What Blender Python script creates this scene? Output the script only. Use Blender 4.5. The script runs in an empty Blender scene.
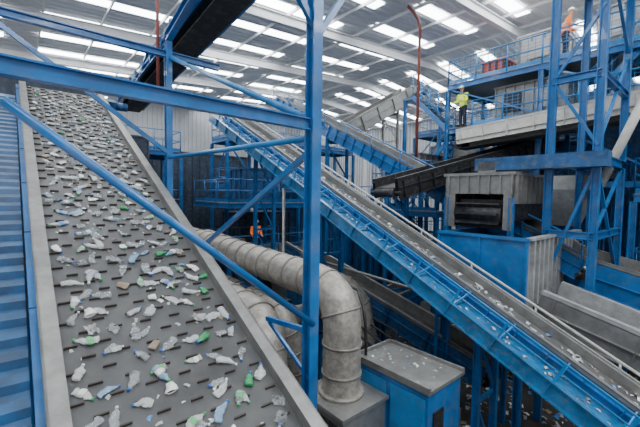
import bpy, bmesh, math, random
from mathutils import Vector, Matrix, noise
random.seed(7)
H=6.0
A=Vector((.759,.651,0)).normalized(); B=Vector((-.651,.759,0)).normalized(); Z=Vector((0,0,1))
O=Vector((0,0,H))
def G(a,b,z): return O+A*a+B*b+Z*z
FL=-6.0
SC=bpy.context.scene
# ------------------------------------------------------------ materials
def mat(name,c,rough=.5,metal=0,var=.25,scale=3,dirt=None,dirt_amt=.5,trans=0,emit=0,bump=0,coat=0,ior=None):
    m=bpy.data.materials.new(name); m.use_nodes=True
    nt=m.node_tree; N=nt.nodes; L=nt.links
    p=N['Principled BSDF']
    p.inputs['Roughness'].default_value=rough; p.inputs['Metallic'].default_value=metal
    p.inputs['Transmission Weight'].default_value=trans
    p.inputs['Coat Weight'].default_value=coat
    if ior: p.inputs['IOR'].default_value=ior
    tc=N.new('ShaderNodeTexCoord'); no=N.new('ShaderNodeTexNoise')
    no.inputs['Scale'].default_value=scale; no.inputs['Detail'].default_value=6; no.inputs['Roughness'].default_value=.65
    L.new(tc.outputs['Object'],no.inputs['Vector'])
    r=N.new('ShaderNodeValToRGB')
    lo=tuple(x*(1-var) for x in c)+(1,); hi=tuple(min(1,x*(1+var)) for x in c)+(1,)
    r.color_ramp.elements[0].position=.3; r.color_ramp.elements[1].position=.7
    r.color_ramp.elements[0].color=lo; r.color_ramp.elements[1].color=hi
    L.new(no.outputs['Fac'],r.inputs['Fac'])
    out=r.outputs['Color']
    if dirt:
        n2=N.new('ShaderNodeTexNoise'); n2.inputs['Scale'].default_value=scale*2.7; n2.inputs['Detail'].default_value=8
        L.new(tc.outputs['Object'],n2.inputs['Vector'])
        r2=N.new('ShaderNodeValToRGB'); r2.color_ramp.elements[0].position=.48; r2.color_ramp.elements[1].position=.75
        r2.color_ramp.elements[1].color=(dirt_amt,)*3+(1,)
        L.new(n2.outputs['Fac'],r2.inputs['Fac'])
        mx=N.new('ShaderNodeMix'); mx.data_type='RGBA'; mx.inputs[7].default_value=tuple(dirt)+(1,)
        L.new(r2.outputs['Color'],mx.inputs[0]); L.new(out,mx.inputs[6]); out=mx.outputs[2]
    L.new(out,p.inputs['Base Color'])
    if emit:
        p.inputs['Emission Color'].default_value=tuple(c)+(1,); p.inputs['Emission Strength'].default_value=emit
    if bump:
        bm=N.new('ShaderNodeBump'); bm.inputs['Strength'].default_value=bump
        L.new(no.outputs['Fac'],bm.inputs['Height']); L.new(bm.outputs['Normal'],p.inputs['Normal'])
    return m
dust=(.17,.17,.16)
BLUE=mat('blue_paint',(.003,.125,.37),.3,0,.35,2,dust,.35,coat=.3)
BLUET=mat('blue_trough_paint',(.008,.14,.33),.33,0,.4,4,(.15,.17,.18),.65,coat=.2)
BLUED=mat('blue_paint_dirty',(.006,.07,.2),.42,0,.45,3,dust,.45)
BLUEDECK=mat('blue_deck_paint',(.004,.075,.2),.35,0,.5,2.5,(.03,.03,.035),.5)
BLUEL=mat('blue_paint_bright',(.006,.19,.48),.3,0,.25,2,dust,.3,coat=.2)
BELT=mat('rubber_belt',(.07,.072,.074),.5,0,.3,1.5,(.12,.115,.105),.5,bump=.1)
CLEAT=mat('rubber_cleat',(.04,.032,.026),.7)
BELTD=mat('dark_belt',(.035,.035,.035),.75,0,.3,2,(.12,.11,.1),.5)
GREY=mat('grey_steel',(.25,.25,.24),.4,.5,.25,3,dust,.5)
PANEL=mat('light_grey_panel',(.32,.33,.33),.5,.1,.25,3,dust,.5)
GALV=mat('galvanized_duct',(.36,.335,.295),.45,.4,.35,6,(.13,.115,.095),.5)
SEAM=mat('duct_seam',(.26,.245,.22),.45,.5,.3,6)
CREAM=mat('pale_paint',(.52,.51,.48),.45,0,.15,3,dust,.35)
DARK=mat('dark_steel',(.016,.017,.02),.5,.2,.4,3,dust,.3)
DKG=mat('dark_blue_grey_steel',(.028,.045,.075),.5,.1,.4,2,dust,.4)
ROOF=mat('roof_sheet',(.68,.7,.72),.6,0,.06,.6)
RAFT=mat('roof_steel',(.68,.69,.7),.55,0,.06,1)
WALL=mat('wall_cladding',(.34,.36,.38),.7,0,.15,.5)
CONC=mat('concrete_floor',(.055,.05,.047),.8,0,.4,.7,(.16,.15,.13),.6,bump=.2)
RED=mat('red_pipe_paint',(.24,.06,.045),.55)
ORANGE=mat('orange_paint',(.6,.1,.04),.5)
RUST=mat('rust_brown',(.1,.05,.035),.8,0,.4,5)
SKY=mat('skylight_sheet',(.95,.98,1.0),.5,0,.02,1,emit=13.0)
LAMP=mat('lamp_tube',(1,1,.95),.5,0,.02,1,emit=8)
HIV=mat('hi_vis_yellow',(.62,.85,.03),.6,emit=.35)  # cloth with emission added so the small figure stands out
HIO=mat('hi_vis_orange',(.95,.2,.02),.6,emit=.2)  # faint glow put into the orange cloth to brighten it
SKIN=mat('skin',(.55,.32,.22),.6); NAVY=mat('navy_cloth',(.02,.025,.05),.8); WHITE=mat('white_plastic',(.8,.8,.78),.35)
PL=[('clear',mat('clear_plastic',(.88,.9,.9),.08,0,.08,25,trans=.6,ior=1.3)),
    ('white',mat('milky_plastic',(.8,.8,.77),.3,0,.12,20)),
    ('clear',mat('clear_grey_plastic',(.76,.8,.81),.08,0,.15,25,trans=.75,ior=1.25)),
    ('pale blue',mat('pale_blue_plastic',(.36,.56,.74),.12,0,.2,20,trans=.5)),
    ('green',mat('green_plastic',(.05,.42,.16),.15,0,.2,20,trans=.4)),
    ('brown',mat('brown_plastic',(.26,.2,.14),.4,0,.2,20))]
SCR=mat('scrap_plastic_grey',(.42,.44,.43),.3,0,.2,20)
CAPM=[mat('cap_blue',(.02,.15,.6),.4),mat('cap_green',(.03,.42,.12),.4),mat('cap_white',(.8,.8,.8),.4)]
WRAPM=[mat('wrap_blue',(.07,.22,.5),.4,0,.5,40),mat('wrap_white',(.65,.65,.62),.4,0,.2,40),mat('wrap_green',(.1,.38,.15),.4,0,.5,40)]
# ------------------------------------------------------------ mesh builder
class MB:
    def __init__(s): s.v=[]; s.f=[]; s.m=[]; s.mi=0; s.sm=False; s.smooth=[]
    def face(s,idx): s.f.append(idx); s.m.append(s.mi); s.smooth.append(s.sm)
    def obox(s,o,ex,ey,ez,x0,x1,y0,y1,z0,z1):
        n=len(s.v)
        for z in (z0,z1):
            for x,y in ((x0,y0),(x1,y0),(x1,y1),(x0,y1)): s.v.append(o+ex*x+ey*y+ez*z)
        for q in ((0,3,2,1),(4,5,6,7),(0,1,5,4),(1,2,6,5),(2,3,7,6),(3,0,4,7)): s.face(tuple(n+i for i in q))
        return s
    def box(s,a0,a1,b0,b1,z0,z1): return s.obox(O,A,B,Z,a0,a1,b0,b1,z0,z1)
    def fr(s,p,q):
        d=(q-p); l=d.length; d=d/l
        side=d.cross(Z)
        side=A.copy() if side.length<.02 else side.normalized()
        n=side.cross(d).normalized()
        return d,side,n,l
    def beam(s,p,q,w,h):
        d,si,n,l=s.fr(p,q); return s.obox(p,d,si,n,0,l,-w/2,w/2,-h/2,h/2)
    def ibeam(s,p,q,w,h,t=.02):
        d,si,n,l=s.fr(p,q)
        s.obox(p,d,si,n,0,l,-w/2,w/2,h/2-t,h/2); s.obox(p,d,si,n,0,l,-w/2,w/2,-h/2,-h/2+t)
        return s.obox(p,d,si,n,0,l,-t/2,t/2,-h/2+t,h/2-t)
    def tube(s,pts,r,n=10,caps=True,rib=0):
        o=s.sm; rings=[]; ref=None
        P=[Vector(p) for p in pts]
        for i,p in enumerate(P):
            d=(P[min(i+1,len(P)-1)]-P[max(i-1,0)]).normalized()
            if ref is None: ref=d.orthogonal().normalized()
            ref=(ref-d*ref.dot(d)).normalized(); k=d.cross(ref)
            rr=r[i] if isinstance(r,(list,tuple)) else r
            if rib and i%2: rr*=1+rib
            base=len(s.v); rings.append(base)
            for j in range(n):
                t=2*math.pi*j/n; s.v.append(p+ref*math.cos(t)*rr+k*math.sin(t)*rr)
        s.sm=True
        for i in range(len(rings)-1):
            for j in range(n):
                a=rings[i]+j;b=rings[i]+(j+1)%n;c=rings[i+1]+(j+1)%n;d=rings[i+1]+j
                s.face((a,b,c,d))
        s.sm=False
        if caps:
            s.face(tuple(rings[0]+j for j in range(n))[::-1]); s.face(tuple(rings[-1]+j for j in range(n)))
        s.sm=o; return s
    def quad(s,*p):
        n=len(s.v); s.v+= [Vector(x) for x in p]; s.face(tuple(range(n,n+len(p)))); return s
    def make(s,name,mats,parent=None,label=None,origin=None):
        lo=Vector(origin) if origin is not None else Vector((sum(v.x for v in s.v)/len(s.v),sum(v.y for v in s.v)/len(s.v),min(v.z for v in s.v)))
        me=bpy.data.meshes.new(name); me.from_pydata([v-lo for v in s.v],[],s.f)
        if not isinstance(mats,(list,tuple)): mats=[mats]
        for m in mats: me.materials.append(m)
        for p,i,q in zip(me.polygons,s.m,s.smooth): p.material_index=i; p.use_smooth=q
        me.update(); ob=bpy.data.objects.new(name,me); SC.collection.objects.link(ob)
        ob.location=lo
        if parent is not None:
            ob.parent=parent; ob.location=lo-parent.location
        if label: ob['label']=label
        return ob
def thing(name,label,cat,loc,group=None):
    e=bpy.data.objects.new(name,None); e.empty_display_size=.2; e.location=loc; SC.collection.objects.link(e)
    e['label']=label; e['category']=cat
    if group: e['group']=group
    return e
def top(ob,label,cat,group=None,kind=None):
    ob['label']=label; ob['category']=cat
    if group: ob['group']=group
    if kind: ob['kind']=kind
    return ob
def struct(ob): ob['kind']='structure'; return ob
def railing(parent,pts,h=1.05,m=BLUE,sp=1.2,name='handrail',r=.024,mesh=0):
    mb=MB()
    for p,q in zip(pts[:-1],pts[1:]):
        for k in (1,.52): mb.tube([p+Z*h*k,q+Z*h*k],r,6)
        mb.beam(p+Z*.08,q+Z*.08,.015,.14)
        n=max(1,round((q-p).length/sp))
        for i in range(n+1): 
            c=p.lerp(q,i/n); mb.tube([c,c+Z*h],r,6)
        if mesh:
            n=int((q-p).length/mesh)
            for i in range(1,n): c=p.lerp(q,i/n); mb.beam(c+Z*.1,c+Z*h,.012,.012)
            for i in range(1,8): mb.beam(p+Z*h*i/8,q+Z*h*i/8,.01,.01)
    return mb.make(name,m,parent)
# ------------------------------------------------------------ room
mb=MB(); mb.box(-12,32,-10,34,FL-.2,FL); struct(mb.make('floor',CONC))
def zr(a): return 7.1+.07*a if a<20 else 8.5-.07*(a-20)
mb=MB()
nb=int(44/.35)
for k in range(nb):
    b0=-10+k*.35
    prof=[(b0,0),(b0+.12,0),(b0+.16,.05),(b0+.31,.05),(b0+.35,0)]
    for (x0,h0),(x1,h1) in zip(prof[:-1],prof[1:]):
        for a0,a1 in ((-12,20),(20,32)):
            mb.quad(G(a0,x0,zr(a0)+h0),G(a1,x0,zr(a1)+h0),G(a1,x1,zr(a1)+h1),G(a0,x1,zr(a0)+h1))
struct(mb.make('ceiling',ROOF))
mb=MB()
for k in range(int(44/.4)):
    a0=-12+k*.4
    mb.quad(G(a0,34,FL),G(a0+.2,34,FL),G(a0+.2,34,9),G(a0,34,9))
    mb.quad(G(a0+.2,33.95,FL),G(a0+.4,33.95,FL),G(a0+.4,33.95,9),G(a0+.2,33.95,9))
    mb.quad(G(a0+.2,34,FL),G(a0+.2,33.95,FL),G(a0+.2,33.95,9),G(a0+.2,34,9))
struct(mb.make('wall_back',WALL))
mb=MB()
for k in range(int(44/.4)):
    b0=-10+k*.4
    mb.quad(G(32,b0,FL),G(32,b0+.2,FL),G(32,b0+.2,8),G(32,b0,8))
    mb.quad(G(31.95,b0+.2,FL),G(31.95,b0+.4,FL),G(31.95,b0+.4,8),G(31.95,b0+.2,8))
struct(mb.make('wall_right',WALL))
t=1
for k in range(8):
    b=-3.5+5.4*k
    mb=MB()
    mb.ibeam(G(-12,b,zr(-12)-.4),G(20,b,zr(20)-.4),.2,.42,.03)
    mb.ibeam(G(20,b,zr(20)-.4),G(31.9,b,zr(31.9)-.4),.2,.42,.03)
    mb.ibeam(G(31.8,b,FL),G(31.8,b,zr(31.8)-.3),.25,.3,.03)
    struct(mb.make('trim_%d'%t,RAFT)); t+=1
for k in range(22):
    a=-11+2*k
    if a>31: break
    mb=MB(); mb.beam(G(a,-10,zr(a)-.08),G(a,33.9,zr(a)-.08),.06,.14)
    struct(mb.make('trim_%d'%t,RAFT)); t+=1
w=1
for ci,ac in enumerate((-2.6,3.4,9.4,15.4,23,29)):
    for k in range(19):
        b=-8+2.4*k+(0 if ci%2 else 1.0)
        if b>33: continue
        mb=MB(); a0,a1=ac-2.35,ac+2.35
        mb.quad(G(a0,b,zr(a0)-.012),G(a0,b+.58,zr(a0)-.012),G(a1,b+.58,zr(a1)-.012),G(a1,b,zr(a1)-.012))
        struct(mb.make('window_%d'%w,SKY)); w+=1
# ------------------------------------------------------------ conveyors
def conveyor(label,p,q,width,side_h=.3,belt=BELT,frame=BLUE,skirt=GREY,legs=(),cleats=False,flange=.12,rail=None,girder=.35,stiff=1.5,truss=False,drum=.17):
    """p low centre, q high centre (belt surface)"""
    th=thing('conveyor',label,'conveyor',Vector((p.x,p.y,min(p.z,q.z)-1)))
    m0=MB(); d,si,n,l=m0.fr(p,q)
    hw=width/2
    m=MB(); m.obox(p,d,si,n,0,l,-hw,hw,-.03,0)
    m.obox(p,d,si,n,0,l,-hw,hw,-2*drum-.02,-2*drum)
    if cleats:
        m.mi=1
        r=int(l/.16)
        for i in range(r):
            x=.1+i*.16
            k=6; wseg=width/k
            for j in range(k):
                y0=-hw+j*wseg+(.14 if i%2 else .01)+random.uniform(-.015,.015)
                y1=y0+.11
                y0=max(y0,-hw+.01); y1=min(y1,hw-.01)
                if y1-y0<.05: continue
                m.obox(p,d,si,n,x,x+.014,y0,y1,0,.026)
    m.make('belt',[belt,CLEAT],th)
    for sgn in (-1,1):
        m=MB()
        y=sgn*hw
        a0,a1=sorted((y,y+sgn*.02)); m.obox(p,d,si,n,0,l,a0,a1,-.1,side_h)
        a0,a1=sorted((y,y+sgn*flange)); m.obox(p,d,si,n,0,l,a0,a1,side_h,side_h+.02)
        a0,a1=sorted((y+sgn*(flange-.02),y+sgn*flange)); m.obox(p,d,si,n,0,l,a0,a1,side_h-.06,side_h+.02)
        m.make('side_plate',skirt,th)
        m=MB(); yy=y+sgn*(flange*.6+.03)
        a0,a1=sorted((yy,yy+sgn*.02)); m.obox(p,d,si,n,0,l,a0,a1,-girder,side_h-.08)
        b0,b1=sorted((yy,yy+sgn*.09)); m.obox(p,d,si,n,0,l,b0,b1,-girder,-girder+.02); m.obox(p,d,si,n,0,l,b0,b1,-.02,0)
        x=.2
        while x<l: m.obox(p,d,si,n,x,x+.02,b0,b1,-girder,side_h-.08); x+=stiff
        if truss:
            x=0;k=0
            while x+1.2<l:
                za,zb=(-girder,side_h) if k%2 else (side_h,-girder)
                m.beam(p+d*x+si*(yy+sgn*.05)+n*za,p+d*(x+1.2)+si*(yy+sgn*.05)+n*zb,.05,.06); x+=1.2;k+=1
        m.make('side_frame',frame,th)
    for x in (0,l):
        m=MB(); c=p+d*x-n*(drum+.02); m.tube([c-si*hw*.98,c+si*hw*.98],drum,20); m.tube([c-si*(hw+.2),c+si*(hw+.2)],.05,10)
        m.make('drum',DARK,th)
    c=q-n*.19
    m=MB(); m.obox(c,d,si,n,-.15,.2,hw+.15,hw+.5,-.15,.15); m.tube([c+si*(hw+.5),c+si*(hw+.85)],.13,14); m.make('motor',BLUED,th)
    for x in legs:
        m=MB(); ends=[]
        for sgn in (-1,1):
            t0=p+d*x+si*sgn*(hw+.1)-n*girder; m.ibeam(Vector((t0.x,t0.y,H+FL)),t0,.12,.14,.015); ends.append(t0)
            m.obox(Vector((t0.x,t0.y,H+FL)),A,B,Z,-.15,.15,-.15,.15,0,.02)
        e0,e1=ends; zt=(e0.z-(H+FL))
        m.beam(e0-Z*.2,e1-Z*.2,.08,.1); 
        z=.3
        while z+1.6<zt:
            m.beam(e0-Z*z,e1-Z*(z+1.5),.06,.06); m.beam(e0-Z*(z+1.5),e1-Z*(z+1.5),.06,.08); z+=1.5
        m.make('support_leg',frame,th)
    if rail:
        for sgn,h,mt in rail:
            m=MB(); y=sgn*(hw+flange+.08)
            m.tube([p+si*y+Z*h,q+si*y+Z*h],.028,8); m.tube([p+si*y+Z*h*.55,q+si*y+Z*h*.55],.02,6)
            k=int(l/1.5)
            for i in range(k+1): c=p.lerp(q,i/k)+si*y; m.tube([c,c+Z*h],.022,6)
            m.make('handrail',mt,th)
    return th,p,d,si,n,l
S=.484
def zl(b): return -1.715+S*(b-3.335)
LC=conveyor('wide grey cleated rubber belt carrying crushed bottles, grey steel edges',G(1.15,-1,zl(-1)-.08),G(1.15,13.1,zl(13.1)-.08),1.72,side_h=.09,cleats=True,flange=.15,legs=(1,6,10.5),girder=.45)
def zc(b): return -3.13+S*(b-1.27)
CC=conveyor('long inclined grey belt conveyor with blue side trough',G(7.7,-3,zc(-3)-.06),G(7.7,15.2,zc(15.2)-.06),.66,side_h=.14,legs=(6.9,12.5,17),girder=.3,rail=((1,.3,CREAM),),stiff=.6,flange=.1)
th,p,d,si,n,l=CC
YO=-1.1
m=MB()
m.obox(p,d,si,n,0,l,YO,-.44,-.2,-.18); m.obox(p,d,si,n,0,l,YO-.02,YO,-.34,-.04); m.obox(p,d,si,n,0,l,YO-.1,YO,-.34,-.32); m.obox(p,d,si,n,0,l,YO-.07,YO+.03,-.05,-.03)
x=.3
while x<l: m.obox(p,d,si,n,x,x+.025,YO-.08,YO-.02,-.32,-.04); x+=1.0
x=.3
while x<l: m.obox(p,d,si,n,x,x+.03,YO,-.44,-.18,-.14); x+=1.0
m.make('side_trough',BLUET,th)
m=MB(); x=.3
while x<l:
    m.beam(p+d*x+si*(YO+.02)-n*.18,p+d*x+si*(YO+.02)+n*.34,.03,.04)
    m.beam(p+d*x+si*(YO+.02)-n*.15,p+d*x+si*-.45+n*.1,.025,.035); x+=1.0
m.tube([p+si*(YO+.02)+n*.34,p+d*l+si*(YO+.02)+n*.34],.018,6)
m.tube([p+si*(YO+.02)+n*.15,p+d*l+si*(YO+.02)+n*.15],.014,6)
m.make('trough_rail',BLUEL,th)
m=MB(); x=0
while x+1.5<l:
    m.beam(p+d*x+si*(YO+.05)-n*.34,p+d*(x+1.5)+si*-.5-n*.3,.05,.05); x+=1.5
m.make('under_brace',BLUE,th)
SCV=conveyor('blue inclined belt conveyor with ribbed side frame',G(11.8,2.5,-.8+S*(-2.05)),G(11.8,17,-.8+S*12.45),1.1,side_h=.28,belt=BELTD,girder=.35,legs=(3,7,11),rail=((-1,.7,BLUE),),stiff=.6)
DC=conveyor('long dark truss conveyor rising on a slope',G(8.5,6.9,.25),G(19.4,6.0,2.75),.8,side_h=.25,belt=BELTD,frame=DARK,skirt=DARK,girder=.35,truss=False,legs=(9.5,),drum=.13,stiff=.7)
GC=conveyor('small pale grey inclined conveyor to upper platform',G(13,14,3.1),G(19.4,14,6.6),.9,side_h=.45,belt=BELTD,frame=GREY,girder=.4,legs=(5,))
RC=conveyor('dark trough conveyor with grey side walls',G(12.6,-2,-3.1),G(12.6,4.4,-1.6),1.6,side_h=.45,belt=BELTD,girder=.4,legs=(2,))
CH=conveyor('wide grey discharge chute conveyor strewn with scraps',G(9.8,-2,-3.75),G(9.8,2.85,-2.5),1.2,side_h=.4,skirt=PANEL,belt=BELTD,frame=GREY,girder=.35,flange=.16,legs=(1.5,4))
PE=conveyor('long pale grey enclosed conveyor below the gantry deck',G(14.3,7.6,2.35),G(14.3,-2.5,3.1),.7,side_h=.42,belt=BELTD,frame=CREAM,skirt=CREAM,girder=.2,stiff=.9)
OC=conveyor('overhead dark conveyor gallery with blue side edges',G(3.95,17.5,3.9),G(3.75,3.8,4.95),.7,side_h=.3,belt=BELTD,frame=BLUE,skirt=BLUED,girder=.2,stiff=1.0,truss=True,rail=((-1,.9,GREY),))
FC=conveyor('low dark floor conveyor with blue frame',G(6.2,9,-4.7),G(13.5,9,-4.0),.9,side_h=.3,belt=BELTD,girder=.35,legs=(1,4,6.5))
F2=conveyor('dark transfer conveyor beneath the mezzanine',G(9.6,4,-4.6),G(9.6,13,-2.4),.8,side_h=.3,belt=BELTD,frame=BLUED,girder=.35,legs=(2,6))
# blue ribbed deck beside conveyor
th=thing('ribbed_deck','dark blue ribbed steel deck beside the wide belt','steel deck',G(-1.5,6,FL))
p=G(0,-1,zl(-1)-.25); q=G(0,12.6,zl(12.6)-.25)
m=MB(); d,si,n,l=m.fr(p,q)
m.obox(p,d,si,n,0,l,-3,.06,-.06,0)
x=0
while x<l-.3:
    m.quad(p+d*x+si*-3,p+d*x+si*.06,p+d*(x+.05)+si*.06+n*.06,p+d*(x+.05)+si*-3+n*.06)
    m.quad(p+d*(x+.05)+si*-3+n*.06,p+d*(x+.05)+si*.06+n*.06,p+d*(x+.15)+si*.06+n*.06,p+d*(x+.15)+si*-3+n*.06)
    m.quad(p+d*(x+.15)+si*-3+n*.06,p+d*(x+.15)+si*.06+n*.06,p+d*(x+.2)+si*.06,p+d*(x+.2)+si*-3)
    x+=.27
m.make('deck_sheet',BLUEDECK,th)
for x in (.5,5,9.5,13):
    for y in (-2.8,-.1):
        m=MB(); t0=p+d*x+si*y-n*.06; m.ibeam(Vector((t0.x,t0.y,0)),t0,.14,.16,.015); m.make('deck_post',BLUE,th)
# ------------------------------------------------------------ near gantry frame
th=thing('steel_gantry','blue painted steel gantry frame spanning over the wide belt','steel frame',G(2.65,3.2,FL))
def prt(name,fn,mt=BLUE):
    m=MB(); fn(m); return m.make(name,mt,th)
for (a,b) in ((2.62,3.2),(2.62,8.26),(-3.4,3.2),(-3.4,8.26)):
    prt('column',lambda m:(m.ibeam(G(a,b,FL),G(a,b,3.3 if b>5 else 4.6),.13,.15,.02),m.box(a-.2,a+.2,b-.2,b+.2,FL,FL+.03)))
prt('beam',lambda m:m.ibeam(G(-3.4,3.2,.86),G(2.55,3.2,.8),.09,.13,.015))
prt('beam',lambda m:m.ibeam(G(-3.4,8.26,3.02),G(3.8,8.26,3.02),.12,.14,.02))
prt('beam',lambda m:m.ibeam(G(2.62,3.2,4.5),G(2.62,8.26,3.4),.14,.2,.02))
prt('brace',lambda m:m.tube([G(-.05,3.12,.58),G(2.6,3.12,-1.5)],.036,12))
prt('brace',lambda m:m.beam(G(-.2,3.12,1.2),G(2.4,3.12,2.6),.07,.09))
prt('brace',lambda m:m.beam(G(-.3,8.2,2.9),G(2.55,8.2,.9),.06,.08))
prt('brace',lambda m:m.tube([G(2.66,3.25,.86),G(2.66,8.2,2.95)],.045,10),BLUEL)
prt('brace',lambda m:m.tube([G(2.62,3.25,.66),G(2.62,8.2,.78)],.04,10),BLUEL)
prt('brace',lambda m:m.beam(G(2.62,3.25,.5),G(2.62,6.3,-.95),.05,.07))
prt('brace',lambda m:m.beam(G(2.62,3.2,1.9),G(2.0,3.2,2.6),.06,.07))
prt('brace',lambda m:m.beam(G(2.62,3.2,1.75),G(3.2,3.2,2.6),.06,.07))
prt('brace',lambda m:m.beam(G(2.62,3.25,-1.62),G(2.62,4.15,-1.72),.05,.06))
prt('brace',lambda m:m.beam(G(2.62,3.2,-2.2),G(2.62,4.1,-1.75),.035,.045))
# ------------------------------------------------------------ platforms
def platform(label,a0,a1,b0,b1,zt,na,nbb,rails='abcd',m=BLUE,zb=FL,brace=True,levels=(),name='platform',deckm=GREY,mesh=0,railm=None):
    th=thing(name,label,'platform',G((a0+a1)/2,(b0+b1)/2,zb))
    As=[a0+(a1-a0)*i/na for i in range(na+1)]; Bs=[b0+(b1-b0)*i/nbb for i in range(nbb+1)]
    for i,a in enumerate(As):
        for j,b in enumerate(Bs):
            if 0<i<na and 0<j<nbb: continue
            MB().ibeam(G(a,b,zb),G(a,b,zt-.25),.15,.17,.02).make('column',m,th)
    for z in (zt,)+tuple(levels):
        mm=MB()
        for a in As: mm.ibeam(G(a,b0,z-.15),G(a,b1,z-.15),.12,.22,.015)
        for b in Bs: mm.ibeam(G(a0,b,z-.15),G(a1,b,z-.15),.12,.22,.015)
        mm.make('beam',m,th)
        MB().box(a0,a1,b0,b1,z-.04,z).make('deck',deckm,th)
        c=dict(a=(G(a0,b0,z),G(a0,b1,z)),b=(G(a0,b0,z),G(a1,b0,z)),c=(G(a1,b0,z),G(a1,b1,z)),d=(G(a0,b1,z),G(a1,b1,z)))
        for r in rails: railing(th,c[r],m=railm or m,mesh=mesh)
    if brace:
        for j in range(nbb):
            if j%2==0: MB().beam(G(a0,Bs[j],zt-.3),G(a0,Bs[j+1],max(zb,zt-3.3)),.07,.07).make('brace',m,th)
        for i in range(na):
            if i%2==0: MB().beam(G(As[i],b0,zt-.3),G(As[i+1],b0,max(zb,zt-3.3)),.07,.07).make('brace',m,th)
    return th
platform('tall blue steel platform with railings and grey deck',20.2,23,3.5,14,4.1,1,4,levels=(1.2,))
platform('blue steel mezzanine with railings beneath conveyors',7.2,12.5,14.6,18.6,-3,2,2,levels=(-.4,))
platform('blue steel walkway platform carrying plant machinery',1.5,6.8,19.5,22.5,2.2,2,1,levels=(-.9,))
platform('blue steel service platform with railings',14,19,9.3,12.2,.6,2,1,levels=(-2.2,))
platform('high blue walkway under the roof steelwork',9,19,18.5,20.5,3.2,4,1,levels=(.4,))
platform('blue steel access platform beside the trough conveyor',14.2,18.5,-2,2,.2,2,2,levels=(-2.6,))
platform('blue two level frame with open grating',19,22,-3,2.5,1.6,2,2,levels=(-1.2,4.4))
platform('blue maintenance walkway between inclined conveyors',13.2,14.2,8,14,-.6,1,3,rails='a',brace=False)
platform('low blue walkway beside the bunker',13.6,16,3,8,-2.4,1,2,rails='ab')
# big upper gantry : two decks
th=platform('large raised blue gantry with two railed decks of machinery',15,18.5,-2.6,8.7,5.05,1,3,rails='',brace=False,levels=(3.1,))
railing(th,(G(15,-2.6,5.05),G(15,8.7,5.05),G(18.5,8.7,5.05)),m=BLUEL,r=.03,mesh=.25)
railing(th,(G(15,-2.6,3.1),G(15,7.55,3.1)),m=BLUEL,r=.03,mesh=.2)
railing(th,(G(15.0,8.7,3.1),G(18.5,8.7,3.1)),m=BLUEL,r=.028)
for j in range(3):
    b0=-2.6+j*3.766; 
    MB().beam(G(15,b0,3.2),G(15,b0+3.766,4.85),.06,.06).make('brace',BLUE,th)
MB().beam(G(15,-2.6,.5),G(15,4.9,.5),.12,.2).make('beam',BLUE,th)
MB().beam(G(15,4.9,2.9),G(15,1.13,.6),.07,.07).make('brace',BLUE,th)
# tower
tw=platform('tall blue steel tower supporting upper machinery',10.6,13.4,2.2,3.2,1.15,1,1,rails='',brace=True,levels=(6.3,))
th=tw
for a in (10.6,13.4):
    for b in (2.2,3.2): prt('column',lambda m:m.ibeam(G(a,b,1.1),G(a,b,6.2),.16,.18,.02))
prt('brace',lambda m:m.beam(G(10.6,2.2,1.3),G(10.6,3.2,3.0),.07,.07)); prt('brace',lambda m:m.beam(G(10.6,3.2,3.0),G(10.6,2.2,4.6),.07,.07))
prt('brace',lambda m:m.beam(G(10.6,2.2,1.3),G(13.4,2.2,4.0),.07,.07)); prt('brace',lambda m:m.beam(G(10.6,2.2,6.0),G(13.4,2.2,4.2),.07,.07))
prt('brace',lambda m:m.beam(G(10.6,2.2,-.9),G(13.4,2.2,.9),.07,.07)); 
for z in (3.0,-.9):
    prt('beam',lambda m:m.ibeam(G(10.6,2.2,z),G(10.6,3.2,z),.14,.18,.02)); prt('beam',lambda m:m.ibeam(G(10.6,2.2,z),G(13.4,2.2,z),.14,.18,.02))
prt('box_girder',lambda m:m.box(10.0,10.5,1.9,4.9,.75,1.1),BLUED)
# stairs
def stairs(label,s0,s1,wdir,w,hm):
    th=thing('staircase',label,'stairs',Vector((s1.x,s1.y,min(s0.z,s1.z))))
    h=(s1-s0); hd=Vector((h.x,h.y,0)).normalized()
    for o_ in (0,w):
        MB().beam(s0+wdir*o_,s1+wdir*o_,.04,.2).make('stringer',BLUE,th)
    m=MB(); k=max(3,int(abs(h.z)/.2))
    for i in range(k):
        c=s0.lerp(s1,(i+.5)/k); m.obox(c,wdir,hd,Z,0,w,-.12,.12,-.015,.015)
    m.make('tread',GREY,th)
    for o_ in (0,w):
        m=MB()
        m.tube([s0+wdir*o_+Z,s1+wdir*o_+Z],.028,8); m.tube([s0+wdir*o_+Z*.5,s1+wdir*o_+Z*.5],.02,8)
        for i in range(5): c=s0.lerp(s1,i/4)+wdir*o_; m.tube([c,c+Z],.022,6)
        m.make('handrail',hm,th)
    return th
th=stairs('blue steel stair from upper deck landing to lower deck',G(15.0,10.6,4.9),G(15.0,8.75,3.1),A,.8,BLUEL)
m=MB(); m.box(15,18.5,10.6,11.2,4.8,4.88); m.make('landing',BLUE,th)
for a in (15.1,18.4): MB().ibeam(G(a,11.1,FL),G(a,11.1,4.8),.14,.14).make('column',BLUE,th)
stairs('blue steel stair descending beside the raised gantry',G(15.9,8.8,3.1),G(15.9,10.6,1.2),A,.8,BLUEL)
stairs('blue steel stair rising beside the tower',G(13.55,-1.0,-.1),G(13.55,1.8,2.3),A,.6,BLUE)
stairs('blue steel stair between the two gantry decks',G(15.2,2.0,5.0),G(15.2,3.8,3.1),A,.7,BLUE)
stairs('blue steel stair up to service platform',G(14.0,9.4,-2.2),G(14.0,12,.6),A,.8,BLUE)
stairs('blue steel stair up to the mezzanine',G(7.0,14.8,-5.9),G(7.0,18.4,-3.0),A*-1,.8,BLUE)
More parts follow.
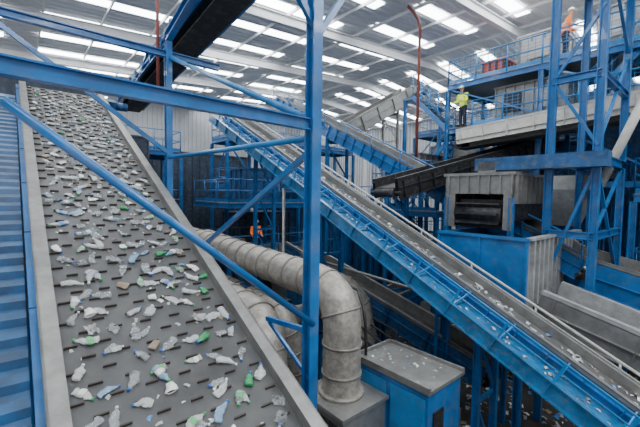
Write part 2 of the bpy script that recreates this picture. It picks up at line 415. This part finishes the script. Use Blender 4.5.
# ------------------------------------------------------------ hopper/bunker
def frustum(m,a0,a1,b0,b1,z0,z1,s):
    ca,cb=(a0+a1)/2,(b0+b1)/2
    lo=[G(ca+(x-ca)*s,cb+(y-cb)*s,z0) for x,y in ((a0,b0),(a1,b0),(a1,b1),(a0,b1))]
    hi=[G(x,y,z1) for x,y in ((a0,b0),(a1,b0),(a1,b1),(a0,b1))]
    n=len(m.v); m.v+=lo+hi
    for q in ((0,3,2,1),(4,5,6,7),(0,1,5,4),(1,2,6,5),(2,3,7,6),(3,0,4,7)): m.face(tuple(n+i for i in q))
th=thing('storage_bunker','blue sheet steel bunker with ribbed grey end wall','bunker',G(10.5,4,FL))
m=MB(); m.box(8.95,9.0,3.07,5.3,-3.3,-.95)
m.box(8.88,9.02,3.02,5.35,-1.0,-.93)
for b in (3.05,4.15,5.28): m.box(8.9,9.0,b,b+.06,-6,-.95)
m.box(9,12.9,5.25,5.3,-3.3,-.95); m.box(12.9,12.95,3.07,5.3,-3.3,-.95)
m.make('side_wall',BLUE,th)
m=MB(); m.box(9,12.9,3.07,3.11,-3.0,-.95)
for i in range(12): m.box(9.15+i*.32,9.25+i*.32,2.98,3.07,-3.0,-.98)
m.box(9,12.9,2.95,3.12,-.98,-.92); m.box(9,12.9,2.95,3.12,-3.05,-2.95); m.make('end_wall',PANEL,th)
MB().box(9,12.9,3.1,5.25,-3.3,-3.25).make('floor_plate',DARK,th)
for a in (9.1,12.8):
    for b in (3.2,5.1): MB().ibeam(G(a,b,FL),G(a,b,-3.3),.15,.15).make('leg',BLUE,th)
th=thing('discharge_hood','dark-mouthed discharge machine with grey ribbed top above bunker','hood',G(11.3,4.6,-.9))
m=MB()
m.box(9.7,9.76,3.7,5.6,.1,.6); m.box(9.7,9.76,5.3,5.6,-.85,.1); m.box(9.7,9.76,3.7,3.95,-.85,.1); m.box(12.35,12.4,3.7,5.6,-.85,.6); m.box(9.65,12.45,3.65,5.65,.6,.68)
m.box(9.7,12.4,3.7,3.75,-.15,.6)
for i in range(9): m.box(9.75+i*.31,9.8+i*.31,3.63,3.7,-.15,.6)
for i in range(7): m.box(9.64,9.7,3.72+i*.29,3.76+i*.29,.1,.6)
m.make('shell',GREY,th)
m=MB(); m.box(9.8,12.35,5.5,5.55,-.85,.55); m.make('back_plate',RUST,th)
m=MB(); m.tube([G(9.95,4.0,-.45),G(9.95,5.3,-.45)],.28,18)
for i in range(8): m.obox(G(9.95,4.65,-.45),A*math.cos(i*.785)+Z*math.sin(i*.785),B,A*-math.sin(i*.785)+Z*math.cos(i*.785),.26,.4,-.6,.6,-.02,.02)
m.make('rotor',DARK,th)
m=MB()
for i in range(14): m.box(9.85+i*.175,10.0+i*.175,3.8,3.82,-.6,-.15)
m.make('rubber_curtain',DARK,th)
m=MB(); m.box(10.0,10.5,4.3,4.8,.68,1.0); m.tube([G(10.5,4.55,.85),G(11.1,4.55,.85)],.17,16); m.tube([G(11.1,4.55,.85),G(11.25,4.55,.85)],.19,16); m.make('drive_motor',GREY,th)
for a in (9.72,12.38):
    for b in (3.75,5.55): MB().ibeam(G(a,b,FL),G(a,b,-.0),.12,.12).make('leg',BLUE,th)
th=thing('transfer_hopper','grey ribbed transfer hopper on blue legs','hopper',G(12,3,FL))
m=MB(); frustum(m,13.5,15.0,3.0,4.6,-.9,.3,.5); m.box(13.5,15.0,3.0,4.6,.3,.75)
for i in range(4): m.box(13.55+i*.44,13.6+i*.44,2.94,3.0,.3,.75)
m.make('body',PANEL,th)
for a in (13.6,14.9): MB().ibeam(G(a,2.95,FL),G(a,2.95,.3),.12,.12).make('leg',BLUE,th)
def ribbed(name,label,cat,a0,a1,b0,b1,z0,z1,mm,rm,st=.5,doors=0,dm=DARK):
    th=thing(name,label,cat,G((a0+a1)/2,(b0+b1)/2,z0))
    m=MB(); m.box(a0,a1,b0,b1,z0,z1); m.box(a0-.08,a1+.05,b0-.08,b1+.05,z1,z1+.07); m.make('body',mm,th)
    m=MB()
    k=max(1,int((a1-a0)/st))
    for i in range(k+1): x=a0+(a1-a0-.06)*i/k; m.box(x,x+.06,b0-.06,b0,z0,z1)
    k=max(1,int((b1-b0)/st))
    for i in range(k+1): x=b0+(b1-b0-.06)*i/k; m.box(a0-.06,a0,x,x+.06,z0,z1)
    m.make('rib',rm,th)
    for i in range(doors):
        w_=(b1-b0)/doors; MB().box(a0-.09,a0-.05,b0+w_*(i+.2),b0+w_*(i+.75),z0+(z1-z0)*.3,z0+(z1-z0)*.8).make('inspection_door',dm if i%2 else CREAM,th)
    return th
ribbed('sorting_machine','pale grey screening machine with inspection doors on lower deck','sorting machine',15.6,17.8,-2.2,1.6,3.12,4.6,PANEL,GREY,.4,4)
ribbed('sorting_machine','grey ribbed sorting machine on lower gantry deck','sorting machine',15.7,17.8,4.3,6.9,3.12,4.6,GREY,PANEL,.35,2)
ribbed('sorting_machine','large pale housing with panels on the upper gantry deck','sorting machine',15.5,18,-2.3,3.4,5.07,6.5,PANEL,CREAM,.6,5)
ribbed('optical_sorter','cream painted sorting cabinet on upper gantry deck','sorting machine',15.6,17.8,4.6,6.0,5.07,6.4,CREAM,GREY,.45,1)
ribbed('drive_unit','orange painted drive unit on upper gantry deck','drive unit',15.5,16.6,6.5,7.4,5.07,5.75,ORANGE,RUST,.3)
m=thing('feed_chute','blue tapered feed chute below the gantry deck','chute',G(16,3,1)); 
q_=MB(); frustum(q_,15.3,17.8,-1.5,4.2,1.4,2.85,.55); q_.make('hopper',BLUED,m)
q_=MB()
for i in range(8): q_.box(15.25,15.32,-1.4+i*.78,-1.33+i*.78,2.3,2.85)
q_.make('rib',BLUE,m)
# ------------------------------------------------------------ ducts
def duct(label,pts,r,elbow=.55,rib=.03,m=GALV,step=.1):
    P=[Vector(x) for x in pts]; path=[P[0]]
    for i in range(1,len(P)-1):
        d0=(P[i]-P[i-1]).normalized(); d1=(P[i+1]-P[i]).normalized(); e=min(elbow,(P[i]-P[i-1]).length*.45,(P[i+1]-P[i]).length*.45)
        s=P[i]-d0*e; t=P[i]+d1*e; path.append(s)
        for k in range(1,8):
            u=k/8; path.append(s*(1-u)**2+P[i]*2*u*(1-u)+t*u*u)
        path.append(t)
    path.append(P[-1])
    fine=[]
    for a,b in zip(path[:-1],path[1:]):
        k=max(1,int((b-a).length/step))
        for j in range(k): fine.append(a.lerp(b,j/k))
    fine.append(path[-1])
    mb=MB(); mb.tube(fine,r,24,rib=rib)
    lo=min(P,key=lambda v:v.z)
    th=thing('air_duct',label,'duct',lo)
    mb.make('duct_pipe',m,th)
    acc=0
    for a,b in zip(fine[:-1],fine[1:]):
        acc+=(b-a).length
        if acc>.5:
            acc=0; dd=(b-a).normalized(); MB().tube([b-dd*.02,b+dd*.02],r*1.08,24).make('seam_ring',SEAM,th)
    return th
duct('large spiral galvanised duct bending down into a steel box',(G(4.43,13,-1.45),G(4.43,4.5,-1.7),G(4.43,4.5,-3.6)),.34,.75)
duct('galvanised duct running low beside the wide belt',(G(3.5,12,-2.1),G(3.5,5.6,-2.45),G(3.3,5.2,-5.9)),.4,.6)
duct('galvanised duct passing beneath the long conveyor',(G(5.5,13,-1.75),G(5.5,8.0,-2.05),G(6.9,6.5,-2.6),G(7.1,6.2,-5.9)),.38,.6)
duct('galvanised duct curving down beside the machinery',(G(5.0,12.5,-2.9),G(5.0,7.3,-3.0),G(5.9,6.9,-5.9)),.34,.5)
duct('galvanised duct crossing low between machines',(G(4.2,8.5,-3.7),G(8.5,8.0,-3.4),G(9.3,7.6,-5.9)),.28,.5)
duct('galvanised duct low beneath the others',(G(3.0,10.5,-3.2),G(3.6,5.9,-3.4),G(3.6,5.2,-5.9)),.27,.5)
th=thing('duct_plenum_box','grey steel box beneath the vertical duct','plenum box',G(4.4,4.4,FL))
m=MB(); m.box(3.9,4.95,3.9,5.0,-6,-3.6); m.box(3.85,5.0,3.85,5.05,-3.62,-3.56); m.make('body',GREY,th)
m=MB(); m.tube([G(4.43,4.5,-3.56),G(4.43,4.5,-3.5)],.41,24); m.make('collar',GALV,th)
m=MB(); m.box(3.86,3.9,4.0,4.9,-4.65,-3.75)
for i in range(6): m.box(3.83,3.87,4.02+i*.15,4.1+i*.15,-4.6,-3.8)
m.make('vent_grille',DARK,th)
th=thing('machine_cabinet','worn blue steel machine cabinet with dirty grey top','cabinet',G(5.5,4,FL))
m=MB(); m.box(5.05,6.1,3.1,4.7,-6,-3.22); m.make('body',BLUE,th)
m=MB(); m.box(5.0,6.15,3.05,4.75,-3.22,-3.16); m.box(5.0,5.05,3.05,4.75,-3.16,-3.1); m.box(6.1,6.15,3.05,4.75,-3.16,-3.1); m.box(5.0,6.15,4.7,4.75,-3.16,-3.1)
m.make('top_plate',GREY,th)
for b0 in (3.15,3.95):
    dr=MB().box(5.02,5.05,b0,b0+.7,-5.6,-3.35).make('door',BLUEL,th)
    MB().box(4.98,5.02,b0+.58,b0+.62,-4.3,-4.1).make('door_handle',DARK,th)
m=MB(); m.box(5.2,5.5,3.07,3.1,-4.1,-3.6); m.make('control_plate',DARK,th)
m=MB(); m.tube([G(5.2,4.6,-3.14),G(5.2,4.62,-2.6),G(5.2,4.7,-2.2),G(5.35,5.0,-1.95),G(5.5,6,-1.9),G(5.8,7.2,-2.0)],.03,8)
m.make('cable',DARK,th)
th=thing('shredder_housing','grey and blue shredder housing on the floor','shredder',G(5.3,9,FL))
m=MB(); m.box(4.6,6.4,8.2,10.4,-6,-4.2); m.box(4.5,6.5,8.1,10.5,-4.2,-4.1); m.make('body',DKG,th)
m=MB(); frustum(m,4.7,6.3,8.4,10.2,-4.1,-3.3,.7); m.make('hopper',BLUED,th)
th=thing('hydraulic_unit','dark hydraulic unit with hoses beside the cabinet','hydraulic unit',G(6.8,5.4,FL))
m=MB(); m.box(6.3,7.6,5.2,6.4,-6,-4.4); m.box(6.25,7.65,5.15,6.45,-4.4,-4.34); m.make('tank',BLUED,th)
m=MB(); m.tube([G(6.6,5.8,-4.34),G(6.6,5.8,-3.8)],.18,16); m.tube([G(7.2,5.7,-4.1),G(7.2,6.2,-4.1)],.2,16); m.make('pump',DARK,th)
for k in range(4):
    m=MB(); m.tube([G(6.5+k*.25,5.5,-4.34),G(6.5+k*.25,5.4,-3.7+k*.1),G(6.4+k*.3,6.4,-3.3),G(6.0+k*.5,8,-4.2)],.03,8); m.make('hose',DARK,th)
def motor(a,b,z,label):
    th=thing('gear_motor',label,'motor',G(a,b,z),'gear motors around the ducts')
    m=MB(); m.tube([G(a-.5,b,z+.45),G(a+.35,b,z+.45)],.26,18)
    for i in range(9): m.tube([G(a-.42+i*.08,b,z+.45),G(a-.40+i*.08,b,z+.45)],.3,18)
    m.make('motor_body',BLUED,th)
    m=MB(); m.box(a+.35,a+.85,b-.3,b+.3,z,z+.85); m.tube([G(a+.85,b,z+.5),G(a+1.1,b,z+.5)],.12,12); m.make('gearbox',GREY,th)
    MB().box(a-.6,a+1,b-.4,b+.4,z-.02,z+.1).make('base_plate',DARK,th)
    return th
motor(7.3,4.4,FL+.02,'dirty blue gear motor on the concrete floor')
motor(5.3,9.0,-3.28,'dirty blue gear motor on shredder hopper')
motor(8.2,7.2,FL+.02,'dirty blue gear motor on the concrete floor')
motor(8.0,10.6,-3.1,'dirty blue gear motor on baler body')
motor(7.4,15.3,-2.98,'dirty blue gear motor on mezzanine deck')
for (a0,a1,b0,b1,z0,z1,mm,lab) in ((7.6,9.2,10,12.3,-6,-3.2,BLUED,'blue steel baler body with ribbed sides'),(3.2,6.2,14.5,16.5,-6,-2.2,DKG,'dark steel machine housing with ribs'),(8.5,10.5,15.4,17,-.4,1.2,BLUED,'blue ribbed machine on mezzanine deck'),(2.2,4.6,20,22,-.9,1.0,PANEL,'grey ribbed machine housing on platform'),(14.5,17.5,9.8,11.8,.6,2.0,GREY,'grey ribbed machine housing on service platform'),(15.3,18,-1.6,1.4,.2,1.2,BLUED,'blue ribbed machine box on access platform'),(16.2,19,5,8.5,-6,-1.0,BLUED,'blue ribbed bunker under the upper machinery'),
  (2,13,23.5,26,-6,2.6,DKG,'long dark ribbed storage bunker row'),(14,22,21.5,24,-6,.8,BLUED,'blue ribbed storage bunker row'),(24,26,-6,9,-6,3.2,BLUED,'tall blue ribbed bunker wall'),(10.2,14,19.5,21.5,-6,-1.2,DKG,'dark machine housing beneath high walkway'),(2.9,4.6,17.2,18.8,-6,2.4,DKG,'tall dark transfer tower housing'),(-.5,2.2,15.2,17.5,-6,3.6,DKG,'dark head station housing above belt end'),
  (20.5,22.8,9,13,1.25,3.2,GREY,'grey ribbed fan housing on middle deck'),(20.5,22.8,4,8,1.25,3.4,BLUED,'blue ribbed screen box on middle deck'),(19.2,21.5,-2.5,2,-1.15,.9,GREY,'grey ribbed screen casing on lower deck'),(13.9,15.6,5.4,7.5,-2.35,-.9,BLUED,'blue ribbed tank beside the bunker'),(14.5,18,13.5,15.5,-6,-.5,BLUED,'blue ribbed silo housing behind conveyors')):
    ribbed('machine_housing',lab,'machine',a0,a1,b0,b1,z0,z1,mm,mm)
def pipe(label,pts,r,m): 
    return top(MB().tube(pts,r,10).make('pipe',m),label,'pipe')
pipe('thin red painted vertical pipe',[G(3.2,11.0,7.2),G(3.2,11.0,2.9)],.045,RED)
pipe('red painted drain pipe bending below the roof',[G(12.5,9.2,7.85),G(12.9,9.2,7.75),G(13.25,9.2,7.55),G(13.4,9.2,7.2),G(13.4,9.2,1.6)],.06,RED)
pipe('grey conduit running along the conveyors',[G(9.3,3,-3.0),G(9.3,12,-2.6)],.05,GREY)
pipe('grey conduit dropping to the floor',[G(6.6,9.5,.2),G(6.6,9.5,-6)],.05,GREY)
pipe('pale sloping grey chute pipe beside the tower',[G(13.0,1.5,3.4),G(13.0,2.6,.4)],.12,CREAM)
for k,(a,z) in enumerate(((20.1,2.9),)):
    th=thing('cable_tray','galvanised cable tray with black cables','cable tray',G(a,2,z))
    m=MB(); m.box(a,a+.3,-3,9,z,z+.01); m.box(a,a+.01,-3,9,z,z+.08); m.box(a+.29,a+.3,-3,9,z,z+.08); m.make('tray',GALV,th)
    for j in range(4): MB().tube([G(a+.06+j*.06,-3,z+.03),G(a+.06+j*.06,9,z+.03)],.018,6).make('cable',DARK,th)
for (a,b,z) in ((9,16.5,-.65),(11,16.5,-.65),(3.5,21,-1.2),(17,10.5,.2)):
    th=thing('tube_lamp','fluorescent tube lamp under a platform deck','lamp',G(a,b,z-.1),'tube lamps under platforms')
    MB().box(a-.6,a+.6,b-.05,b+.05,z,z+.06).make('lamp_housing',WHITE,th)
    MB().tube([G(a-.58,b,z-.03),G(a+.58,b,z-.03)],.02,8).make('tube',LAMP,th)
# ------------------------------------------------------------ litter items
def bottle_mesh(seed,kind):
    r=random.Random(seed); m=MB(); n=12
    if kind=='jug': prof=[(0,.0),(0,.045),(.04,.05),(.09,.05),(.12,.04),(.14,.02),(.155,.018),(.155,0)]
    elif kind=='tub': prof=[(0,0),(0,.036),(.05,.042),(.09,.046),(.095,.05),(.095,.04),(.02,.03),(.02,0)]
    elif kind=='can': prof=[(0,0),(0,.026),(.008,.033),(.1,.033),(.115,.026),(.115,0)]
    else: prof=[(0,0),(0,.028),(.008,.036),(.03,.036),(.036,.031),(.042,.036),(.065,.036),(.071,.031),(.077,.036),(.1,.036),(.106,.031),(.115,.036),(.13,.034),(.15,.024),(.165,.014),(.19,.013),(.19,0)]
    fl=r.uniform(.35,.7); L_=r.uniform(.8,1.2); bend=r.uniform(-3,3)
    m.sm=r.random()<.6
    rings=[]
    def K(x,t): return 1+.55*noise.noise(Vector((x*22+seed*3.1,math.cos(t)*1.6,math.sin(t)*1.6)))
    for x,rad in prof:
        x*=L_; rings.append(len(m.v))
        for j in range(n):
            t=2*math.pi*j/n
            k=K(x,t)
            y=math.cos(t)*rad*k*1.12+bend*x*(x-.1); z=math.sin(t)*rad*k*fl
            m.v.append(Vector((x-.1,y,z)))
    for i in range(len(rings)-1):
        for j in range(n): m.face((rings[i]+j,rings[i]+(j+1)%n,rings[i+1]+(j+1)%n,rings[i+1]+j))
    zmin=min(v.z for v in m.v)
    for v in m.v: v.z-=zmin
    xe=prof[-1][0]*L_
    end=Vector((xe-.1,bend*xe*(xe-.1),-zmin))
    wr=MB(); wr.sm=True
    if kind=='bottle':
        rr=[]
        for x in (.045*L_,.075*L_,.1*L_):
            rr.append(len(wr.v))
            for j in range(n):
                t=2*math.pi*j/n; k=K(x,t)
                wr.v.append(Vector((x-.1,math.cos(t)*.0375*k*1.16+bend*x*(x-.1),math.sin(t)*.0375*k*fl*1.05-zmin)))
        for i in range(2):
            for j in range(n): wr.face((rr[i]+j,rr[i]+(j+1)%n,rr[i+1]+(j+1)%n,rr[i+1]+j))
    return m,wr,end
def film_mesh(seed):
    m=MB(); n=7; m.sm=False
    for i in range(n):
        for j in range(n):
            x,y=(i-3)*.022,(j-3)*.017
            m.v.append(Vector((x+.03*noise.noise(Vector((i*.7,j*.7,seed))),y+.03*noise.noise(Vector((j*.7,i*.7,seed+9))),.03+.055*noise.noise(Vector((i*.9,j*.9,seed*2.3))))))
    for i in range(n-1):
        for j in range(n-1): m.face((i*n+j,(i+1)*n+j,(i+1)*n+j+1,i*n+j+1))
    return m
protos=[]
O0=Vector((0,0,0))
sd=0
for kind,cnt,mats_ in (('bottle',30,(0,0,2,2,0,3,0,0,1,2,0,2,2,0,4,0,2,0,0,2,0,2,0,2,3,2,0,0,2,0)),('jug',2,(1,0)),('tub',1,(1,)),('can',1,(5,)),('film',3,(0,2,0))):
    for i in range(cnt):
        sd+=1; mi=mats_[i]; cname,pm=PL[mi]
        if kind=='film':
            me=film_mesh(sd).make('plastic_film',pm,origin=O0); protos.append(('plastic_film','crumpled piece of %s plastic film'%cname,'plastic scrap',me,[]))
        else:
            b_,wr,end=bottle_mesh(sd,kind)
            nm={'bottle':'plastic_bottle','jug':'milk_jug','tub':'plastic_tub','can':'crushed_carton'}[kind]
            me=b_.make(nm,pm,origin=O0); ch=[]
            if kind in('bottle','jug'):
                c=MB(); c.tube([end+Vector((-.010,0,0)),end+Vector((.010,0,0))],.015 if kind=='bottle' else .02,10); ch.append(c.make('bottle_cap',CAPM[(0,1,2,2,0)[sd%5]],origin=O0))
            if kind=='bottle' and i%5==0: ch.append(wr.make('bottle_label',WRAPM[(i//5)%3],origin=O0))
            protos.append((nm,'crushed %s %s'%(cname,nm.replace('_',' ')),{'bottle':'bottle','jug':'jug','tub':'tub','can':'carton'}[kind],me,ch))
def drop(cv,x,y,group,where,children=True,scale=1,lift=.002):
    th,p,d,si,n,l=cv
    nm,lab,cat,me,ch=random.choice(protos)
    o=me.copy(); SC.collection.objects.link(o)
    yaw=random.uniform(0,6.28); 
    R=Matrix((d,si,n)).transposed().to_4x4()@Matrix.Rotation(yaw,4,'Z')@Matrix.Rotation(random.uniform(-.1,.1),4,'X')
    s=scale*random.uniform(.75,1.15)
    o.matrix_world=Matrix.Translation(p+d*x+si*y+n*lift)@R@Matrix.Scale(s,4)
    o['label']=lab+' on '+where; o['category']=cat; o['group']=group
    if children:
        for c in ch:
            k=c.copy(); k.parent=o; k.matrix_parent_inverse=Matrix.Identity(4); k.location=(0,0,0); SC.collection.objects.link(k)
th,p,d,si,n,l=LC
x=2.75; placed=0
while x<l-.15:
    k=10 if x<8 else 9
    for j in range(k):
        if random.random()<.1: continue
        y=-.79+1.58*(j+.5)/k+random.uniform(-.08,.08)
        y=max(-.77,min(.77,y))
        drop(LC,x+random.uniform(-.1,.1),y,'plastic waste on the wide belt','the wide cleated belt',children=(x<9),scale=.95); placed+=1
    x+=.32
for i in range(40):
    drop(CC,random.uniform(2,15),random.uniform(-.24,.24),'plastic waste on the long conveyor','the long conveyor belt',children=False,scale=.9)
for pr in protos:
    for c in pr[4]: bpy.data.objects.remove(c)
    bpy.data.objects.remove(pr[3])
def litter(name,label,fn,count,seed,smin=.04,smax=.11,mats=None):
    r=random.Random(seed); m=MB()
    for i in range(count):
        c,e1,e2,nn=fn(r); s=r.uniform(smin,smax); t=r.uniform(0,6.28)
        u=e1*math.cos(t)+e2*math.sin(t); v=nn.cross(u); m.mi=r.choice((0,1,1,1,2,3))
        a=c+nn*.005; k=s*r.uniform(.4,.8)
        m.quad(a-u*s-v*k,a-v*k*.6+u*s*.1+nn*s*.5,a+v*k+nn*.3*s,a-u*s*.9+v*k)
        m.quad(a-v*k*.6+u*s*.1+nn*s*.5,a+u*s-v*k*.5,a+u*s+v*k*.7,a+v*k+nn*.3*s)
    o=m.make(name,[PL[1][1],SCR,WRAPM[0],PL[5][1]]); return top(o,label,'litter',kind='stuff')
litter('floor_litter','scattered pale plastic scraps on the concrete floor',lambda r:(G(r.uniform(3,16),r.uniform(-2,14),FL),A,B,Z),2600,3)
def onc(cv,w,x0,x1,off=0):
    th,p,d,si,n,l=cv
    return lambda r:(p+d*r.uniform(x0,min(l,x1))+si*(off+r.uniform(-w,w)),d,si,n)
litter('belt_litter','small shredded plastic scraps on the wide belt',onc(LC,.8,0,30),300,14,.015,.035)
litter('belt_litter','small shredded plastic scraps on the long conveyor',onc(CC,.27,0,30),300,4,.03,.07)
litter('trough_litter','plastic scraps fallen in blue trough of long conveyor',lambda r:(lambda q:(q[0]-q[3]*.17,q[1],q[2],q[3]))(onc(CC,.3,0,30,-.77)(r)),330,5,.02,.055)
litter('belt_litter','plastic scraps on the blue inclined conveyor',onc(SCV,.5,0,30),250,6,.03,.08)
litter('belt_litter','dirt and plastic scraps in the trough conveyor',onc(RC,.7,0,30),160,8,.03,.08)
litter('chute_litter','plastic scraps scattered along grey discharge chute',onc(CH,.55,0,30),260,15,.03,.08)
litter('bunker_litter','plastic scraps heaped in the bunker',lambda r:(G(r.uniform(9.1,12.8),r.uniform(3.2,5.1),-3.25),A,B,Z),300,9)
litter('cabinet_litter','plastic scraps lying on machine cabinet top',lambda r:(G(r.uniform(5.1,6.05),r.uniform(3.15,4.65),-3.16),A,B,Z),40,10,.02,.05)
litter('mezzanine_litter','plastic scraps on mezzanine deck',lambda r:(G(r.uniform(7.3,12.4),r.uniform(14.7,18.5),-3),A,B,Z),200,11)
# ------------------------------------------------------------ people
def person(loc,yaw,vestm,label,bend=.0,arm=.5,helm=WHITE):
    e=thing('person',label,'person',loc)
    Rz=Matrix.Rotation(yaw,3,'Z')
    def sk(name,pts,edges,m,parent,root=0):
        me=bpy.data.meshes.new(name); me.from_pydata([Rz@Vector(q[0]) for q in pts],edges,[]); me.materials.append(m)
        ob=bpy.data.objects.new(name,me); SC.collection.objects.link(ob); ob.parent=parent
        md=ob.modifiers.new('Skin','SKIN'); md.use_smooth_shade=True
        for i,q in enumerate(pts):
            rr=q[1]; rr=(rr,rr) if not isinstance(rr,tuple) else rr
            me.skin_vertices[0].data[i].radius=rr; me.skin_vertices[0].data[i].use_root=(i==root)
        sb=ob.modifiers.new('Sub','SUBSURF'); sb.levels=1; sb.render_levels=2
        return ob
    def J(x,y,z):
        if z>1.0: y+=-(z-1.0)*bend
        return (x,y,z)
    sh=[J(s*.19,0,1.42) for s in(-1,1)]; el=[J(s*.25,-.06,1.14) for s in(-1,1)]; wr=[J(s*.2,-.28*arm*2,1.05) for s in(-1,1)]
    P=[(J(0,0,.95),.12),(J(0,0,1.15),.11),(J(0,0,1.38),.12),(J(0,-.01,1.49),.045),(J(0,-.02,1.58),.075),(J(0,-.02,1.67),.09),(J(0,-.01,1.73),.06)]
    E=[(i,i+1) for i in range(6)]
    for i,s in enumerate((-1,1)):
        b=len(P); P+=[(sh[i],.06),(el[i],.042),(wr[i],.028),(tuple(Vector(wr[i])+Vector((0,-.07,-.01))),(.038,.016))]
        E+=[(2,b),(b,b+1),(b+1,b+2),(b+2,b+3)]
        pw=Vector(wr[i])+Vector((0,-.07,-.01))
        for f in range(4):
            q=len(P); L_=(.06,.075,.07,.055)[f]; o=Vector(((f-1.5)*.02,0,0))
            P+=[(tuple(pw+o+Vector((0,-.035,-.004))),.009),(tuple(pw+o+Vector((0,-.035-L_*.6,-.02-L_*.4))),.008)]
            E+=[(b+3,q),(q,q+1)]
        q=len(P); P+=[(tuple(Vector(wr[i])+Vector((-s*.04,-.04,-.01))),.011),(tuple(Vector(wr[i])+Vector((-s*.055,-.09,-.02))),.009)]; E+=[(b+2,q),(q,q+1)]
        b=len(P); P+=[((s*.1,0,.84),.085),((s*.11,-.02,.5),.055),((s*.11,.01,.1),.04),((s*.12,-.14,.04),(.04,.03))]
        E+=[(0,b),(b,b+1),(b+1,b+2),(b+2,b+3)]
    body=sk('body',P,E,SKIN,e)
    P=[((0,0,1.06),(.15,.12)),((0,0,.92),(.16,.12))]; E=[(0,1)]
    for s in(-1,1):
        b=len(P); P+=[((s*.1,0,.78),.1),((s*.11,-.02,.5),.08),((s*.11,.01,.1),.07)]; E+=[(1,b),(b,b+1),(b+1,b+2)]
    sk('trousers',P,E,NAVY,e,1)
    P=[(J(0,0,.84),.17),(J(0,0,1.0),.165),(J(0,0,1.2),.155),(J(0,0,1.41),.15)]; E=[(0,1),(1,2),(2,3)]
    for i in range(2):
        b=len(P); P+=[(sh[i],.08),(el[i],.062),(tuple(Vector(el[i]).lerp(Vector(wr[i]),.85)),.045)]; E+=[(3,b),(b,b+1),(b+1,b+2)]
    sk('jacket',P,E,vestm,e,3)
    for zz in (1.0,1.25):
        m=MB(); m.sm=True
        c=Rz@Vector(J(0,0,zz)); m.tube([c-Z*.02,c+Z*.02],.172,16,caps=False)
        ob=m.make('reflective_stripe',WHITE,origin=O0); ob.parent=e
    for s in (-1,1):
        m=MB(); c=Vector((s*.12,-.1,.0)); m.obox(Rz@c,Rz@Vector((1,0,0)),Rz@Vector((0,1,0)),Z,-.055,.055,-.14,.17,0,.1); ob=m.make('boot',DARK,origin=O0); ob.parent=e
    m=MB(); c=Vector(J(0,-.015,1.68))
    rr=[(.118,0),(.115,.04),(.095,.085),(.05,.115),(.01,.122)]
    m.tube([Rz@(c+Z*h) for r_,h in rr],[r_ for r_,h in rr],18)
    m.obox(Rz@c,Rz@Vector((1,0,0)),Rz@Vector((0,1,0)),Z,-.08,.08,-.17,-.08,-.005,.01)
    ob=m.make('hard_hat',helm,origin=O0); ob.parent=e
    m=MB(); m.tube([Rz@Vector(J(0,-.085,1.64)),Rz@Vector(J(0,-.115,1.6)),Rz@Vector(J(0,-.09,1.595))],[.008,.016,.012],8)
    ob=m.make('nose',SKIN,origin=O0); ob.parent=e
    m=MB(); m.tube([Rz@Vector(J(-.025,-.092,1.565)),Rz@Vector(J(.025,-.092,1.565))],.006,8); ob=m.make('mouth',RUST,origin=O0); ob.parent=e
    for s in(-1,1):
        m=MB(); c=Rz@Vector(J(s*.032,-.092,1.645)); m.tube([c-Z*.007,c+Z*.007],.009,8); ob=m.make('eye',DARK,origin=O0); ob.parent=e
        m=MB(); c=Rz@Vector(J(s*.092,0,1.62)); m.tube([c-Z*.025,c+Z*.025],.014,8); ob=m.make('ear',SKIN,origin=O0); ob.parent=e
    return e
person(G(15.15,8.05,3.1),math.radians(-60),HIV,'person in yellow hi-vis jacket and hard hat on raised gantry',.15,.7)
person(G(8.7,14.85,-3),math.radians(30),HIO,'person in orange hi-vis jacket standing on the mezzanine',.05,.5)
person(G(15.25,4.3,5.05),math.radians(60),HIO,'person in orange hi-vis jacket leaning by the upper machine',.2,.6)
# ------------------------------------------------------------ light + camera
wd=bpy.data.worlds.new('World'); SC.world=wd; wd.use_nodes=True
bg=wd.node_tree.nodes['Background']; bg.inputs[0].default_value=(.92,.95,1,1); bg.inputs[1].default_value=.78
for (a,b,pw) in ((1,-3,350),(10,-4,350)):  # added fill lamps below the roof, out of view, besides the skylights
    ld=bpy.data.lights.new('roof_fill_light','AREA'); ld.shape='RECTANGLE'; ld.size=3; ld.size_y=3; ld.energy=pw; ld.color=(.95,.97,1)
    lo=bpy.data.objects.new('roof_fill_light',ld); lo.location=G(a,b,zr(a)-.7); SC.collection.objects.link(lo)
cam=bpy.data.cameras.new('camera'); co=bpy.data.objects.new('camera',cam); SC.collection.objects.link(co)
cam.lens=20; cam.sensor_width=36; cam.clip_start=.05; cam.clip_end=300
M=Matrix.Rotation(math.radians(90-2.98),4,'X')@Matrix.Rotation(math.radians(.9),4,'Z')
co.matrix_world=Matrix.Translation((0,0,H))@M
SC.camera=co
